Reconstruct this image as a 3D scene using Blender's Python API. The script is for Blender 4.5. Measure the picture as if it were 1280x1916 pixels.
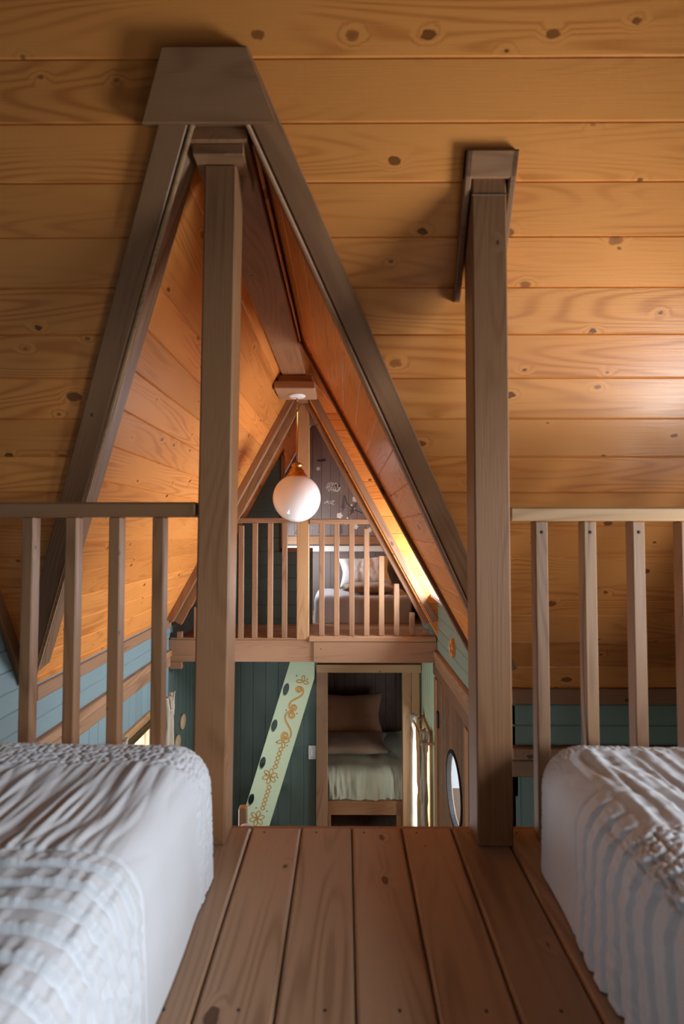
import bpy, bmesh, math, random
import numpy as np
from mathutils import Vector, Matrix
from mathutils.geometry import tessellate_polygon

for o in list(bpy.data.objects):
    bpy.data.objects.remove(o)
random.seed(7)
sc = bpy.context.scene
col = sc.collection

# ------------------------------------------------------------------ camera
F_PX, H_CAM = 985.0, 0.82
cam_d = bpy.data.cameras.new('camera')
cam = bpy.data.objects.new('camera', cam_d)
col.objects.link(cam)
cam_d.sensor_fit = 'VERTICAL'
cam_d.sensor_height = 36.0
cam_d.sensor_width = 36.0 * 1280 / 1916
cam_d.lens = F_PX / 1916 * 36.0
cam_d.clip_start = 0.01
cam_d.dof.use_dof = True
cam_d.dof.focus_distance = 3.3
cam_d.dof.aperture_fstop = 2.6
cam.location = (0, 0, H_CAM)
cam.rotation_euler = (math.radians(90 + 2.035), 0, math.radians(0.291))
sc.camera = cam

# ------------------------------------------------------------------ world, daylight at the windows, exposure
SKY = (0.83, 0.92, 1.0)
w = bpy.data.worlds.new('sky')
sc.world = w
w.use_nodes = True
bg = w.node_tree.nodes['Background']
bg.inputs[0].default_value = (*SKY, 1)
bg.inputs[1].default_value = 1.2


def daylight(name, loc, direction, sx, sy, power, color=SKY, spread=180):
    """sky light standing in a window opening; sx is the horizontal size"""
    l = bpy.data.lights.new(name, 'AREA')
    l.shape = 'RECTANGLE'
    l.size, l.size_y = sx, sy
    l.energy = power
    l.color = color
    l.spread = math.radians(spread)
    o = bpy.data.objects.new(name, l)
    col.objects.link(o)
    o.location = loc
    o.rotation_euler = Vector(direction).to_track_quat('-Z', 'Y').to_euler()
    return o


# windows of the place: loft gable, dormer, hall left, hall right, round door light; low gable and far loft are added fills
daylight('daylight_gable', (1.84, 1.05, 0.55), (-0.62, 0.44, 0.60), 0.60, 0.56, 38, spread=128)
daylight('fill_gable_low', (1.66, -0.05, 0.80), (-0.82, 0.32, -0.50), 0.56, 0.60, 29, spread=104)  # added source at an unseen window, brightens the left bed
daylight('fill_far_loft', (-0.83, 5.33, 0.62), (1, 0, 0), 0.46, 0.56, 24)  # added source hidden behind the green wall, lights the far loft
daylight('daylight_dormer', (0.90, 3.475, 0.57), (-1, 0, 0), 1.05, 0.40, 126)
daylight('daylight_hall_window', (-1.50, 3.20, -0.98), (1, 0, 0), 0.86, 0.86, 42)
daylight('daylight_nook_window', (0.86, 4.55, -1.35), (-1, 0, 0), 0.40, 0.80, 22)
daylight('daylight_round', (0.84, 3.46, -0.85), (-1, 0, 0), 0.46, 0.46, 12)

sc.view_settings.view_transform = 'Standard'
sc.view_settings.look = 'None'
sc.view_settings.gamma = 1.0
sc.view_settings.use_curve_mapping = False
sc.view_settings.exposure = -0.35
sc.cycles.max_bounces = 7
sc.cycles.glossy_bounces = 2
sc.cycles.transmission_bounces = 4
sc.cycles.caustics_reflective = False
sc.cycles.caustics_refractive = False
sc.cycles.use_adaptive_sampling = True
sc.cycles.adaptive_threshold = 0.05

# ------------------------------------------------------------------ geometry of the building
N_L, P0 = 1.863, 4.405            # loft slope  z = P0 - N_L*y
XR, ZR, M_H = -0.325, 2.060, 1.85  # hall roof   z = ZR - M_H*|x-XR|
HALF = 1.036
XL, XW = XR - HALF, XR + HALF      # hall walls
ZE = ZR - M_H * HALF               # eaves
YT = 2.289                         # wall of the side wing
YV, KV = 1.2587, 0.993             # valley  y = YV + KV*|x-XR|
XG = 1.53                          # gable wall of the side wing
ZF = -2.20                         # ground floor
YB = -1.10                         # wall behind the camera
YRIDGE = 0.42
MB = 1.05                          # pitch of the slope behind the camera
YF = 4.10                          # far loft edge
YE = 4.95                          # end wall of the hall
YM = 5.75                          # mural wall
BW = 0.1333                        # board width


def zl(y):
    return P0 - N_L * y


def zh(x):
    return ZR - M_H * abs(x - XR)


# ------------------------------------------------------------------ materials
def newmat(name):
    m = bpy.data.materials.new(name)
    m.use_nodes = True
    nt = m.node_tree
    return m, nt, nt.nodes['Principled BSDF']


def nd(nt, t, **kw):
    n = nt.nodes.new(t)
    for k, v in kw.items():
        setattr(n, k, v)
    return n


def mth(nt, op, a, b=None, c=None, clamp=False):
    n = nd(nt, 'ShaderNodeMath', operation=op, use_clamp=clamp)
    for i, v in enumerate((a, b, c)):
        if v is None:
            continue
        if isinstance(v, (int, float)):
            n.inputs[i].default_value = v
        else:
            nt.links.new(v, n.inputs[i])
    return n.outputs[0]


def mixc(nt, f, a, b, mode='MIX'):
    n = nd(nt, 'ShaderNodeMix', data_type='RGBA', blend_type=mode)
    for s, v in ((n.inputs[0], f), (n.inputs[6], a), (n.inputs[7], b)):
        if isinstance(v, (int, float)):
            s.default_value = v
        elif isinstance(v, tuple):
            s.default_value = (*v[:3], 1)
        else:
            nt.links.new(v, s)
    return n.outputs[2]


def smooth(nt, v, lo, hi, a=0.0, b=1.0):
    n = nd(nt, 'ShaderNodeMapRange', interpolation_type='SMOOTHSTEP')
    nt.links.new(v, n.inputs[0])
    for i, q in ((1, lo), (2, hi), (3, a), (4, b)):
        if isinstance(q, (int, float)):
            n.inputs[i].default_value = q
        else:
            nt.links.new(q, n.inputs[i])
    return n.outputs[0]


def wood(name, light, dark, knotc=(0.05, 0.016, 0.006), knots=0.55, grain=0.55, vary=0.35, rough=0.42, hue=None, spec=0.4, ksize=1.0, bump=0.25):
    """grain runs along each board's own X axis; every board draws its own offset, tone and knots"""
    m, nt, b = newmat(name)
    L = nt.links.new
    tc = nd(nt, 'ShaderNodeTexCoord')
    oi = nd(nt, 'ShaderNodeObjectInfo')
    r = oi.outputs['Random']
    r2 = mth(nt, 'FRACT', mth(nt, 'MULTIPLY', r, 91.7))
    r3 = mth(nt, 'FRACT', mth(nt, 'MULTIPLY', r, 417.3))
    off = nd(nt, 'ShaderNodeCombineXYZ')
    L(mth(nt, 'MULTIPLY', r, 83.0), off.inputs[0])
    L(mth(nt, 'MULTIPLY', r2, 57.0), off.inputs[1])
    L(mth(nt, 'MULTIPLY', r3, 31.0), off.inputs[2])
    add = nd(nt, 'ShaderNodeVectorMath', operation='ADD')
    L(tc.outputs['Object'], add.inputs[0])
    L(off.outputs[0], add.inputs[1])
    P = add.outputs[0]

    def scaled(sx, sy, sz):
        v = nd(nt, 'ShaderNodeVectorMath', operation='MULTIPLY')
        L(P, v.inputs[0])
        v.inputs[1].default_value = (sx, sy, sz)
        return v.outputs[0]

    # knots
    vo = nd(nt, 'ShaderNodeTexVoronoi', feature='F1', voronoi_dimensions='2D')
    vo.inputs['Scale'].default_value = 1.0
    sx = nd(nt, 'ShaderNodeSeparateXYZ')
    L(P, sx.inputs[0])
    cx_ = nd(nt, 'ShaderNodeCombineXYZ')
    L(mth(nt, 'MULTIPLY', sx.outputs[0], 4.6), cx_.inputs[0])
    L(mth(nt, 'MULTIPLY', mth(nt, 'ADD', sx.outputs[1], sx.outputs[2]), 7.5), cx_.inputs[1])
    L(cx_.outputs[0], vo.inputs['Vector'])
    nk = nd(nt, 'ShaderNodeTexNoise')
    nk.inputs['Scale'].default_value = 1.0
    nk.inputs['Detail'].default_value = 1.0
    L(scaled(60, 90, 90), nk.inputs['Vector'])
    sep = nd(nt, 'ShaderNodeSeparateColor')
    L(vo.outputs['Color'], sep.inputs[0])
    on = mth(nt, 'LESS_THAN', sep.outputs[0], knots)
    dist = mth(nt, 'ADD', vo.outputs['Distance'], mth(nt, 'MULTIPLY', mth(nt, 'SUBTRACT', nk.outputs[0], 0.5), 0.07))
    rad = mth(nt, 'MULTIPLY', mth(nt, 'MULTIPLY_ADD', mth(nt, 'MULTIPLY', mth(nt, 'MULTIPLY', sep.outputs[1], sep.outputs[1]), sep.outputs[1]), 0.085 * ksize, 0.026 * ksize), on)
    kn = mth(nt, 'MULTIPLY', smooth(nt, mth(nt, 'SUBTRACT', dist, rad), 0.018, -0.012), on)
    core = mth(nt, 'MULTIPLY', smooth(nt, mth(nt, 'SUBTRACT', dist, mth(nt, 'MULTIPLY', rad, 0.62)), 0.01, -0.02), on)
    halo = mth(nt, 'MULTIPLY', smooth(nt, mth(nt, 'SUBTRACT', dist, rad), 0.16, 0.0), on)
    # growth rings: level lines of a long smooth field that bulges round the knots
    nz = nd(nt, 'ShaderNodeTexNoise')
    nz.inputs['Scale'].default_value = 1.0
    nz.inputs['Detail'].default_value = 1.0
    nz.inputs['Roughness'].default_value = 0.35
    L(scaled(0.75, 8.0, 8.0), nz.inputs['Vector'])
    ph = mth(nt, 'MULTIPLY', nz.outputs[0], 110.0)
    ph = mth(nt, 'ADD', ph, mth(nt, 'MULTIPLY', halo, 7.0))
    sn = mth(nt, 'MULTIPLY_ADD', mth(nt, 'SINE', ph), 0.5, 0.5)
    ring = mth(nt, 'POWER', sn, 2.2)
    nm = nd(nt, 'ShaderNodeTexNoise')
    nm.inputs['Scale'].default_value = 1.0
    nm.inputs['Detail'].default_value = 2.0
    L(scaled(1.6, 6.0, 6.0), nm.inputs['Vector'])
    ring = mth(nt, 'MULTIPLY', ring, smooth(nt, nm.outputs[0], 0.35, 0.62))
    nf = nd(nt, 'ShaderNodeTexNoise')
    nf.inputs['Scale'].default_value = 1.0
    nf.inputs['Detail'].default_value = 1.0
    L(scaled(7.0, 260.0, 260.0), nf.inputs['Vector'])
    fib = nf.outputs[0]
    fac = mth(nt, 'MULTIPLY', ring, grain)
    fac = mth(nt, 'ADD', fac, mth(nt, 'MULTIPLY', mth(nt, 'SUBTRACT', fib, 0.5), 0.22))
    fac = mth(nt, 'ADD', fac, mth(nt, 'MULTIPLY', mth(nt, 'SUBTRACT', nm.outputs[0], 0.5), 0.38), clamp=True)
    c = mixc(nt, fac, light, dark)
    if hue:
        c = mixc(nt, mth(nt, 'MULTIPLY', r2, 0.6), c, mixc(nt, 1.0, c, hue, 'MULTIPLY'))
    tone = mth(nt, 'MULTIPLY_ADD', r3, vary, 1.0 - vary * 0.5)
    hs = nd(nt, 'ShaderNodeHueSaturation')
    L(c, hs.inputs['Color'])
    L(tone, hs.inputs['Value'])
    c = hs.outputs[0]
    c = mixc(nt, mth(nt, 'MULTIPLY', halo, 0.25), c, tuple(min(1, q * 1.12) for q in light))
    c = mixc(nt, mth(nt, 'MULTIPLY', kn, mth(nt, 'MULTIPLY_ADD', sep.outputs[2], 0.45, 0.5)), c, knotc)
    c = mixc(nt, mth(nt, 'MULTIPLY', core, 0.45), c, tuple(0.4 * q + 0.6 * d for q, d in zip(knotc, dark)))
    L(c, b.inputs['Base Color'])
    b.inputs['Roughness'].default_value = rough
    L(mth(nt, 'MULTIPLY_ADD', fib, 0.18, rough - 0.09), b.inputs['Roughness'])
    b.inputs['Specular IOR Level'].default_value = spec
    bp = nd(nt, 'ShaderNodeBump')
    bp.inputs['Strength'].default_value = bump
    bp.inputs['Distance'].default_value = 0.0015
    L(fib, bp.inputs['Height'])
    L(bp.outputs[0], b.inputs['Normal'])
    return m


def paint(name, c, rough=0.55, vary=0.12):
    """painted board: faint grain ridges and tone per board"""
    m, nt, b = newmat(name)
    L = nt.links.new
    tc = nd(nt, 'ShaderNodeTexCoord')
    oi = nd(nt, 'ShaderNodeObjectInfo')
    mp = nd(nt, 'ShaderNodeVectorMath', operation='MULTIPLY')
    L(tc.outputs['Object'], mp.inputs[0])
    mp.inputs[1].default_value = (5, 120, 120)
    n = nd(nt, 'ShaderNodeTexNoise')
    n.inputs['Scale'].default_value = 1
    n.inputs['Detail'].default_value = 3
    L(mp.outputs[0], n.inputs['Vector'])
    hs = nd(nt, 'ShaderNodeHueSaturation')
    hs.inputs['Color'].default_value = (*c, 1)
    L(mth(nt, 'ADD', mth(nt, 'MULTIPLY_ADD', oi.outputs['Random'], vary, 1 - vary / 2), mth(nt, 'MULTIPLY', mth(nt, 'SUBTRACT', n.outputs[0], 0.5), 0.12)), hs.inputs['Value'])
    L(hs.outputs[0], b.inputs['Base Color'])
    b.inputs['Roughness'].default_value = rough
    bp = nd(nt, 'ShaderNodeBump')
    bp.inputs['Strength'].default_value = 0.15
    bp.inputs['Distance'].default_value = 0.001
    L(n.outputs[0], bp.inputs['Height'])
    L(bp.outputs[0], b.inputs['Normal'])
    return m


def cloth(name, c, rough=0.9, fine=900.0, strength=0.35, sheen=0.3, trans=0.0, mottle=0.08):
    m, nt, b = newmat(name)
    L = nt.links.new
    tc = nd(nt, 'ShaderNodeTexCoord')
    n = nd(nt, 'ShaderNodeTexNoise')
    n.inputs['Scale'].default_value = fine
    n.inputs['Detail'].default_value = 2
    L(tc.outputs['Object'], n.inputs['Vector'])
    n2 = nd(nt, 'ShaderNodeTexNoise')
    n2.inputs['Scale'].default_value = 9
    L(tc.outputs['Object'], n2.inputs['Vector'])
    hs = nd(nt, 'ShaderNodeHueSaturation')
    hs.inputs['Color'].default_value = (*c, 1)
    L(mth(nt, 'MULTIPLY_ADD', mth(nt, 'SUBTRACT', n2.outputs[0], 0.5), mottle * 2, 1.0), hs.inputs['Value'])
    L(hs.outputs[0], b.inputs['Base Color'])
    b.inputs['Roughness'].default_value = rough
    b.inputs['Specular IOR Level'].default_value = 0.15
    b.inputs['Sheen Weight'].default_value = sheen
    bp = nd(nt, 'ShaderNodeBump')
    bp.inputs['Strength'].default_value = strength
    bp.inputs['Distance'].default_value = 0.002
    L(n.outputs[0], bp.inputs['Height'])
    L(bp.outputs[0], b.inputs['Normal'])
    if trans:
        tl = nd(nt, 'ShaderNodeBsdfTranslucent')
        tl.inputs[0].default_value = (*c, 1)
        mx = nd(nt, 'ShaderNodeMixShader')
        mx.inputs[0].default_value = trans
        L(b.outputs[0], mx.inputs[1])
        L(tl.outputs[0], mx.inputs[2])
        L(mx.outputs[0], nt.nodes['Material Output'].inputs[0])
    return m


def plain(name, c, rough=0.5, metal=0.0, spec=0.5, coat=0.0, noise=0.06):
    m, nt, b = newmat(name)
    tc = nd(nt, 'ShaderNodeTexCoord')
    n = nd(nt, 'ShaderNodeTexNoise')
    n.inputs['Scale'].default_value = 30
    n.inputs['Detail'].default_value = 3
    nt.links.new(tc.outputs['Object'], n.inputs['Vector'])
    hs = nd(nt, 'ShaderNodeHueSaturation')
    hs.inputs['Color'].default_value = (*c, 1)
    nt.links.new(mth(nt, 'MULTIPLY_ADD', mth(nt, 'SUBTRACT', n.outputs[0], 0.5), noise * 2, 1.0), hs.inputs['Value'])
    nt.links.new(hs.outputs[0], b.inputs['Base Color'])
    b.inputs['Roughness'].default_value = rough
    b.inputs['Metallic'].default_value = metal
    b.inputs['Specular IOR Level'].default_value = spec
    b.inputs['Coat Weight'].default_value = coat
    b.inputs['Coat Roughness'].default_value = 0.05
    return m


def pane_mat():
    m, nt, b = newmat('window_glass')
    tr = nd(nt, 'ShaderNodeBsdfTransparent')
    gl = nd(nt, 'ShaderNodeBsdfGlossy')
    gl.inputs['Roughness'].default_value = 0.02
    mx = nd(nt, 'ShaderNodeMixShader')
    mx.inputs[0].default_value = 0.05
    nt.links.new(tr.outputs[0], mx.inputs[1])
    nt.links.new(gl.outputs[0], mx.inputs[2])
    nt.links.new(mx.outputs[0], nt.nodes['Material Output'].inputs[0])
    return m


PINE = wood('ceiling_pine', (0.72, 0.282, 0.070), (0.43, 0.124, 0.024), (0.105, 0.028, 0.008), knots=0.56, grain=0.58, vary=0.26, rough=0.34, hue=(0.97, 0.86, 0.74), ksize=1.05, spec=0.3)
STAIN = wood('stained_pine', (0.305, 0.146, 0.065), (0.165, 0.067, 0.027), (0.035, 0.014, 0.008), knots=0.22, grain=0.5, vary=0.22, rough=0.48, ksize=0.8)
RAILW = wood('rail_pine', (0.330, 0.182, 0.100), (0.165, 0.078, 0.038), (0.035, 0.014, 0.008), knots=0.16, grain=0.55, vary=0.35, rough=0.48, ksize=0.7)
GRAINY = wood('grainy_pine', (0.36, 0.20, 0.105), (0.10, 0.045, 0.022), (0.035, 0.014, 0.008), knots=0.1, grain=1.2, vary=0.1, rough=0.5, ksize=0.7)
FLOORW = wood('floor_pine', (0.370, 0.228, 0.140), (0.205, 0.110, 0.060), (0.050, 0.018, 0.009), knots=0.34, grain=0.6, vary=0.24, rough=0.44, ksize=0.9)
LIGHTP = wood('light_trim_pine', (0.46, 0.265, 0.125), (0.27, 0.130, 0.050), (0.07, 0.025, 0.010), knots=0.2, grain=0.5, vary=0.2, rough=0.45, ksize=0.7)
DARKW = wood('dark_brown_board', (0.165, 0.085, 0.045), (0.085, 0.040, 0.020), (0.03, 0.012, 0.007), knots=0.2, grain=0.5, vary=0.3, rough=0.5)
MAUVE = paint('mauve_grey_board', (0.245, 0.195, 0.180))
WALL_COOL = paint('cool_lit_paint', (0.190, 0.275, 0.295))  # sage-teal wall paint with cool daylight put into the colour
WALL_WARM = paint('warm_lit_paint', (0.185, 0.245, 0.195))  # same wall paint with warm bounced light put into the colour
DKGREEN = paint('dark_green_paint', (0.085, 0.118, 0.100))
MINT = paint('mint_paint', (0.47, 0.55, 0.36))
WHITEP = plain('white_paint', (0.80, 0.80, 0.78), 0.4)
QUILT = cloth('white_quilt', (0.72, 0.73, 0.76), fine=420, strength=0.5, mottle=0.05)
SHEET = cloth('grey_sheet', (0.50, 0.49, 0.52))
PILLOWW = cloth('white_pillow_cloth', (0.72, 0.72, 0.74))
TAN = cloth('tan_pillow_cloth', (0.34, 0.235, 0.165))
RUST = cloth('rust_pillow_cloth', (0.42, 0.20, 0.105))
DUVET = cloth('cream_green_duvet', (0.44, 0.45, 0.33))
CURT = cloth('cream_curtain', (0.72, 0.64, 0.52), trans=0.35)
CURT2 = cloth('beige_curtain', (0.52, 0.42, 0.32), trans=0.25)
BRASS = plain('brass', (0.52, 0.26, 0.075), 0.32, 1.0)
BLACKM = plain('black_iron', (0.012, 0.012, 0.012), 0.45, 0.6)
SCREW = plain('screw_hole', (0.012, 0.008, 0.006), 0.8)
NAIL = plain('nail_head', (0.06, 0.055, 0.05), 0.5, 0.7)
OPAL = plain('opal_glass', (0.86, 0.88, 0.88), 0.10, 0.0, 0.55, 0.6, noise=0.0)
_ob = OPAL.node_tree.nodes['Principled BSDF']
_ob.inputs['Subsurface Weight'].default_value = 0.7
_ob.inputs['Subsurface Radius'].default_value = (1.0, 0.95, 0.9)
_ob.inputs['Subsurface Scale'].default_value = 0.3
OCHRE = plain('ochre_paint', (0.52, 0.27, 0.065), 0.5)
GREENROD = plain('olive_rod', (0.10, 0.09, 0.035), 0.35, 0.5)
PALEWOOD = wood('pale_disc_wood', (0.56, 0.40, 0.24), (0.40, 0.26, 0.14), knots=0.0, grain=0.4, vary=0.1)
ORANGEW = wood('orange_wood', (0.62, 0.27, 0.09), (0.40, 0.14, 0.04), knots=0.0, grain=0.4, vary=0.1)
PETAL = plain('white_petal_paint', (0.78, 0.75, 0.73), 0.7)
SPRIG = plain('dark_sprig_paint', (0.045, 0.055, 0.060), 0.7)
BLUEP = plain('blue_petal_paint', (0.20, 0.25, 0.36), 0.7)
GLASS = pane_mat()
PINKGREY = plain('pale_knob_paint', (0.42, 0.34, 0.33), 0.4)

# ------------------------------------------------------------------ object helpers
W = {}


def put(o, parent=None, M=None):
    M = M or Matrix.Identity(4)
    col.objects.link(o)
    W[o] = M
    if parent is not None:
        o.parent = parent
        o.matrix_basis = W[parent].inverted() @ M
    else:
        o.matrix_basis = M
    return o


def tag(o, label=None, cat=None, group=None, kind=None):
    for k, v in (('label', label), ('category', cat), ('group', group), ('kind', kind)):
        if v:
            o[k] = v
    return o


def empty(name, loc=(0, 0, 0), label=None, cat=None, group=None, kind=None):
    o = bpy.data.objects.new(name, None)
    o.empty_display_size = 0.1
    put(o, None, Matrix.Translation(loc))
    return tag(o, label, cat, group, kind)


def struct(name, label=None, loc=(0, 0, 0)):
    return empty(name, loc, label=label, kind='structure')


def mobj(name, verts, faces, mat, parent=None, M=None, smooth=False):
    me = bpy.data.meshes.new(name)
    me.from_pydata([tuple(v) for v in verts], [], [tuple(f) for f in faces])
    if smooth:
        me.polygons.foreach_set('use_smooth', [True] * len(me.polygons))
    me.update()
    if mat:
        me.materials.append(mat)
    return put(bpy.data.objects.new(name, me), parent, M)


def frame(origin, ex, ey):
    ex = Vector(ex).normalized()
    ez = ex.cross(Vector(ey)).normalized()
    ey = ez.cross(ex)
    M = Matrix.Identity(4)
    for i in range(3):
        M[i][0], M[i][1], M[i][2], M[i][3] = ex[i], ey[i], ez[i], origin[i]
    return M


def clip(poly, a, b, c):
    """keep a*u + b*v <= c"""
    out = []
    for i in range(len(poly)):
        p, q = poly[i], poly[(i + 1) % len(poly)]
        dp, dq = a * p[0] + b * p[1] - c, a * q[0] + b * q[1] - c
        if dp <= 0:
            out.append(p)
        if dp * dq < 0:
            t = dp / (dp - dq)
            out.append((p[0] + t * (q[0] - p[0]), p[1] + t * (q[1] - p[1])))
    res = []
    for p in out:
        if not res or (abs(p[0] - res[-1][0]) + abs(p[1] - res[-1][1])) > 1e-6:
            res.append(p)
    if len(res) > 1 and abs(res[0][0] - res[-1][0]) + abs(res[0][1] - res[-1][1]) < 1e-6:
        res.pop()
    return res


def area(poly):
    return 0.5 * sum(poly[i][0] * poly[(i + 1) % len(poly)][1] - poly[(i + 1) % len(poly)][0] * poly[i][1] for i in range(len(poly)))


def inset(poly, c):
    n = len(poly)
    out = []
    for i in range(n):
        p0, p1, p2 = Vector(poly[i - 1]), Vector(poly[i]), Vector(poly[(i + 1) % n])
        d1, d2 = (p1 - p0).normalized(), (p2 - p1).normalized()
        n1, n2 = Vector((-d1.y, d1.x)), Vector((-d2.y, d2.x))
        k = 1 + n1.dot(n2)
        if k < 0.15:
            k = 0.15
        out.append(tuple(p1 + (n1 + n2) * (c / k)))
    return out


def board(parent, poly, F, thick, mat, name='board', ch=0.003, lift=0.0, smooth=False):
    """a convex board whose face lies in the plane of frame F (u, v), face towards +normal"""
    if len(poly) < 3:
        return None
    if area(poly) < 0:
        poly = poly[::-1]
    if area(poly) < 2e-4:
        return None
    us, vs = [p[0] for p in poly], [p[1] for p in poly]
    cu, cv = (min(us) + max(us)) / 2, (min(vs) + max(vs)) / 2
    poly = [(p[0] - cu, p[1] - cv) for p in poly]
    n = len(poly)
    inn = inset(poly, ch)
    if area(inn) < 0.3 * area(poly):
        inn = [(p[0] * 0.9, p[1] * 0.9) for p in poly]
    v = [(p[0], p[1], lift) for p in inn] + [(p[0], p[1], lift - ch) for p in poly] + [(p[0], p[1], lift - thick) for p in poly]
    f = [tuple(range(n)), tuple(range(3 * n - 1, 2 * n - 1, -1))]
    for i in range(n):
        j = (i + 1) % n
        f += [(i + n, j + n, j, i), (i + 2 * n, j + 2 * n, j + n, i + n)]
    return mobj(name, v, f, mat, parent, F @ Matrix.Translation((cu, cv, 0)))


def clad(parent, region, F, mat, v0=0.0, width=BW, thick=0.018, holes=(), name='board', ch=0.004, joints=None):
    """boards along u, strips of the given width across v, inside a convex region, cut round rectangular holes"""
    vs = [p[1] for p in region]
    k0 = math.floor((min(vs) - v0) / width + 1e-6)
    k1 = math.ceil((max(vs) - v0) / width - 1e-6)
    for k in range(k0, k1):
        a, b = v0 + k * width, v0 + (k + 1) * width
        s = clip(clip(region, 0, -1, -a), 0, 1, b)
        if len(s) < 3:
            continue
        pieces = [s]
        for (u0, u1, w0, w1) in holes:
            nxt = []
            for p in pieces:
                if w1 <= a or w0 >= b:
                    nxt.append(p)
                    continue
                for q in (clip(p, 1, 0, u0), clip(p, -1, 0, -u1)):
                    if len(q) > 2:
                        nxt.append(q)
                mid = clip(clip(p, -1, 0, -u0), 1, 0, u1)
                if len(mid) > 2:
                    for q in (clip(mid, 0, 1, w0), clip(mid, 0, -1, -w1)):
                        if len(q) > 2:
                            nxt.append(q)
            pieces = nxt
        for p in pieces:
            if joints and max(q[0] for q in p) - min(q[0] for q in p) > 1.6:
                j = joints[k % len(joints)]
                for q in (clip(p, 1, 0, j), clip(p, -1, 0, -j)):
                    board(parent, q, F, thick, mat, name, ch)
            else:
                board(parent, p, F, thick, mat, name, ch)


def rect(u0, u1, v0, v1):
    return [(u0, v0), (u1, v0), (u1, v1), (u0, v1)]


def obox(name, c, ex, ey, lx, ly, lz, mat, parent=None, bev=0.003):
    """box centred at c with its grain along ex"""
    bm = bmesh.new()
    bmesh.ops.create_cube(bm, size=1.0)
    for v in bm.verts:
        v.co = Vector((v.co.x * lx, v.co.y * ly, v.co.z * lz))
    if bev:
        bmesh.ops.bevel(bm, geom=bm.edges[:], offset=min(bev, 0.3 * min(lx, ly, lz)), segments=1, affect='EDGES')
    me = bpy.data.meshes.new(name)
    bm.to_mesh(me)
    bm.free()
    me.materials.append(mat)
    return put(bpy.data.objects.new(name, me), parent, frame(c, ex, ey))


def box(name, x0, x1, y0, y1, z0, z1, mat, parent=None, grain='x', bev=0.003):
    c = ((x0 + x1) / 2, (y0 + y1) / 2, (z0 + z1) / 2)
    d = {'x': x1 - x0, 'y': y1 - y0, 'z': z1 - z0}
    ax = {'x': Vector((1, 0, 0)), 'y': Vector((0, 1, 0)), 'z': Vector((0, 0, 1))}
    order = {'x': 'xyz', 'y': 'yzx', 'z': 'zxy'}[grain]
    return obox(name, c, ax[order[0]], ax[order[1]], d[order[0]], d[order[1]], d[order[2]], mat, parent, bev)


def prism(name, outer, holes, thick, mat, parent, F, z=0.0):
    """flat plate of any outline with holes, extruded from z to z-thick in frame F"""
    loops = [outer] + list(holes)
    us, vs_ = [p[0] for p in outer], [p[1] for p in outer]
    cu, cv = (min(us) + max(us)) / 2, (min(vs_) + max(vs_)) / 2
    loops = [[(p[0] - cu, p[1] - cv) for p in l] for l in loops]
    flat = [p for l in loops for p in l]
    tri = tessellate_polygon([[Vector((p[0], p[1], 0)) for p in l] for l in loops])
    n = len(flat)
    v = [(p[0], p[1], z) for p in flat] + [(p[0], p[1], z - thick) for p in flat]
    f = []
    for t in tri:
        a, b, c = (Vector(flat[i]) for i in t)
        t = tuple(t) if (b - a).cross(c - a) > 0 else tuple(t[::-1])
        f += [t, tuple(i + n for i in t[::-1])]
    s = 0
    for l in loops:
        m = len(l)
        for i in range(m):
            j = (i + 1) % m
            f.append((s + i, s + j, s + j + n, s + i + n))
        s += m
    o = mobj(name, v, f, mat, parent, F @ Matrix.Translation((cu, cv, 0)))
    bm = bmesh.new()
    bm.from_mesh(o.data)
    bmesh.ops.recalc_face_normals(bm, faces=bm.faces[:])
    bm.to_mesh(o.data)
    bm.free()
    return o


def tube(name, pts, r, mat, parent=None, seg=8, M=None, flat=1.0, closed=False, smooth=True):
    """tube along a polyline in local coordinates; flat squeezes it along local z"""
    pts = [Vector(p) for p in pts]
    n = len(pts)
    rr = r if isinstance(r, (list, tuple)) else [r] * n
    v, f = [], []
    for i, p in enumerate(pts):
        t = (pts[(i + 1) % n] - pts[i - 1]) if closed else (pts[min(i + 1, n - 1)] - pts[max(i - 1, 0)])
        t.normalize()
        a = t.cross(Vector((0, 0, 1)))
        if a.length < 1e-3:
            a = t.cross(Vector((0, 1, 0)))
        a.normalize()
        b = t.cross(a).normalized()
        for k in range(seg):
            g = 2 * math.pi * k / seg
            d = (a * math.cos(g) + b * math.sin(g)) * rr[i]
            d.z *= flat
            v.append(p + d)
    m = n if closed else n - 1
    for i in range(m):
        for k in range(seg):
            i2 = (i + 1) % n
            f.append((i * seg + k, i2 * seg + k, i2 * seg + (k + 1) % seg, i * seg + (k + 1) % seg))
    if not closed:
        f += [tuple(range(seg))[::-1], tuple((n - 1) * seg + k for k in range(seg))]
    return mobj(name, v, f, mat, parent, M, smooth)


def lathe(name, prof, mat, parent=None, M=None, seg=32):
    v, f = [], []
    n = len(prof)
    for r, z in prof:
        for k in range(seg):
            g = 2 * math.pi * k / seg
            v.append((r * math.cos(g), r * math.sin(g), z))
    for i in range(n - 1):
        for k in range(seg):
            f.append((i * seg + k, i * seg + (k + 1) % seg, (i + 1) * seg + (k + 1) % seg, (i + 1) * seg + k))
    f += [tuple(range(seg))[::-1], tuple((n - 1) * seg + k for k in range(seg))]
    return mobj(name, v, f, mat, parent, M, True)


# ------------------------------------------------------------------ numpy noise for cloth
def _h(ix, iy, s):
    n = (ix * 374761393 + iy * 668265263 + s * 974711) & 0x7fffffff
    n = ((n ^ (n >> 13)) * 1274126177) & 0x7fffffff
    return ((n ^ (n >> 16)) & 0xffff) / 65535.0


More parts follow.
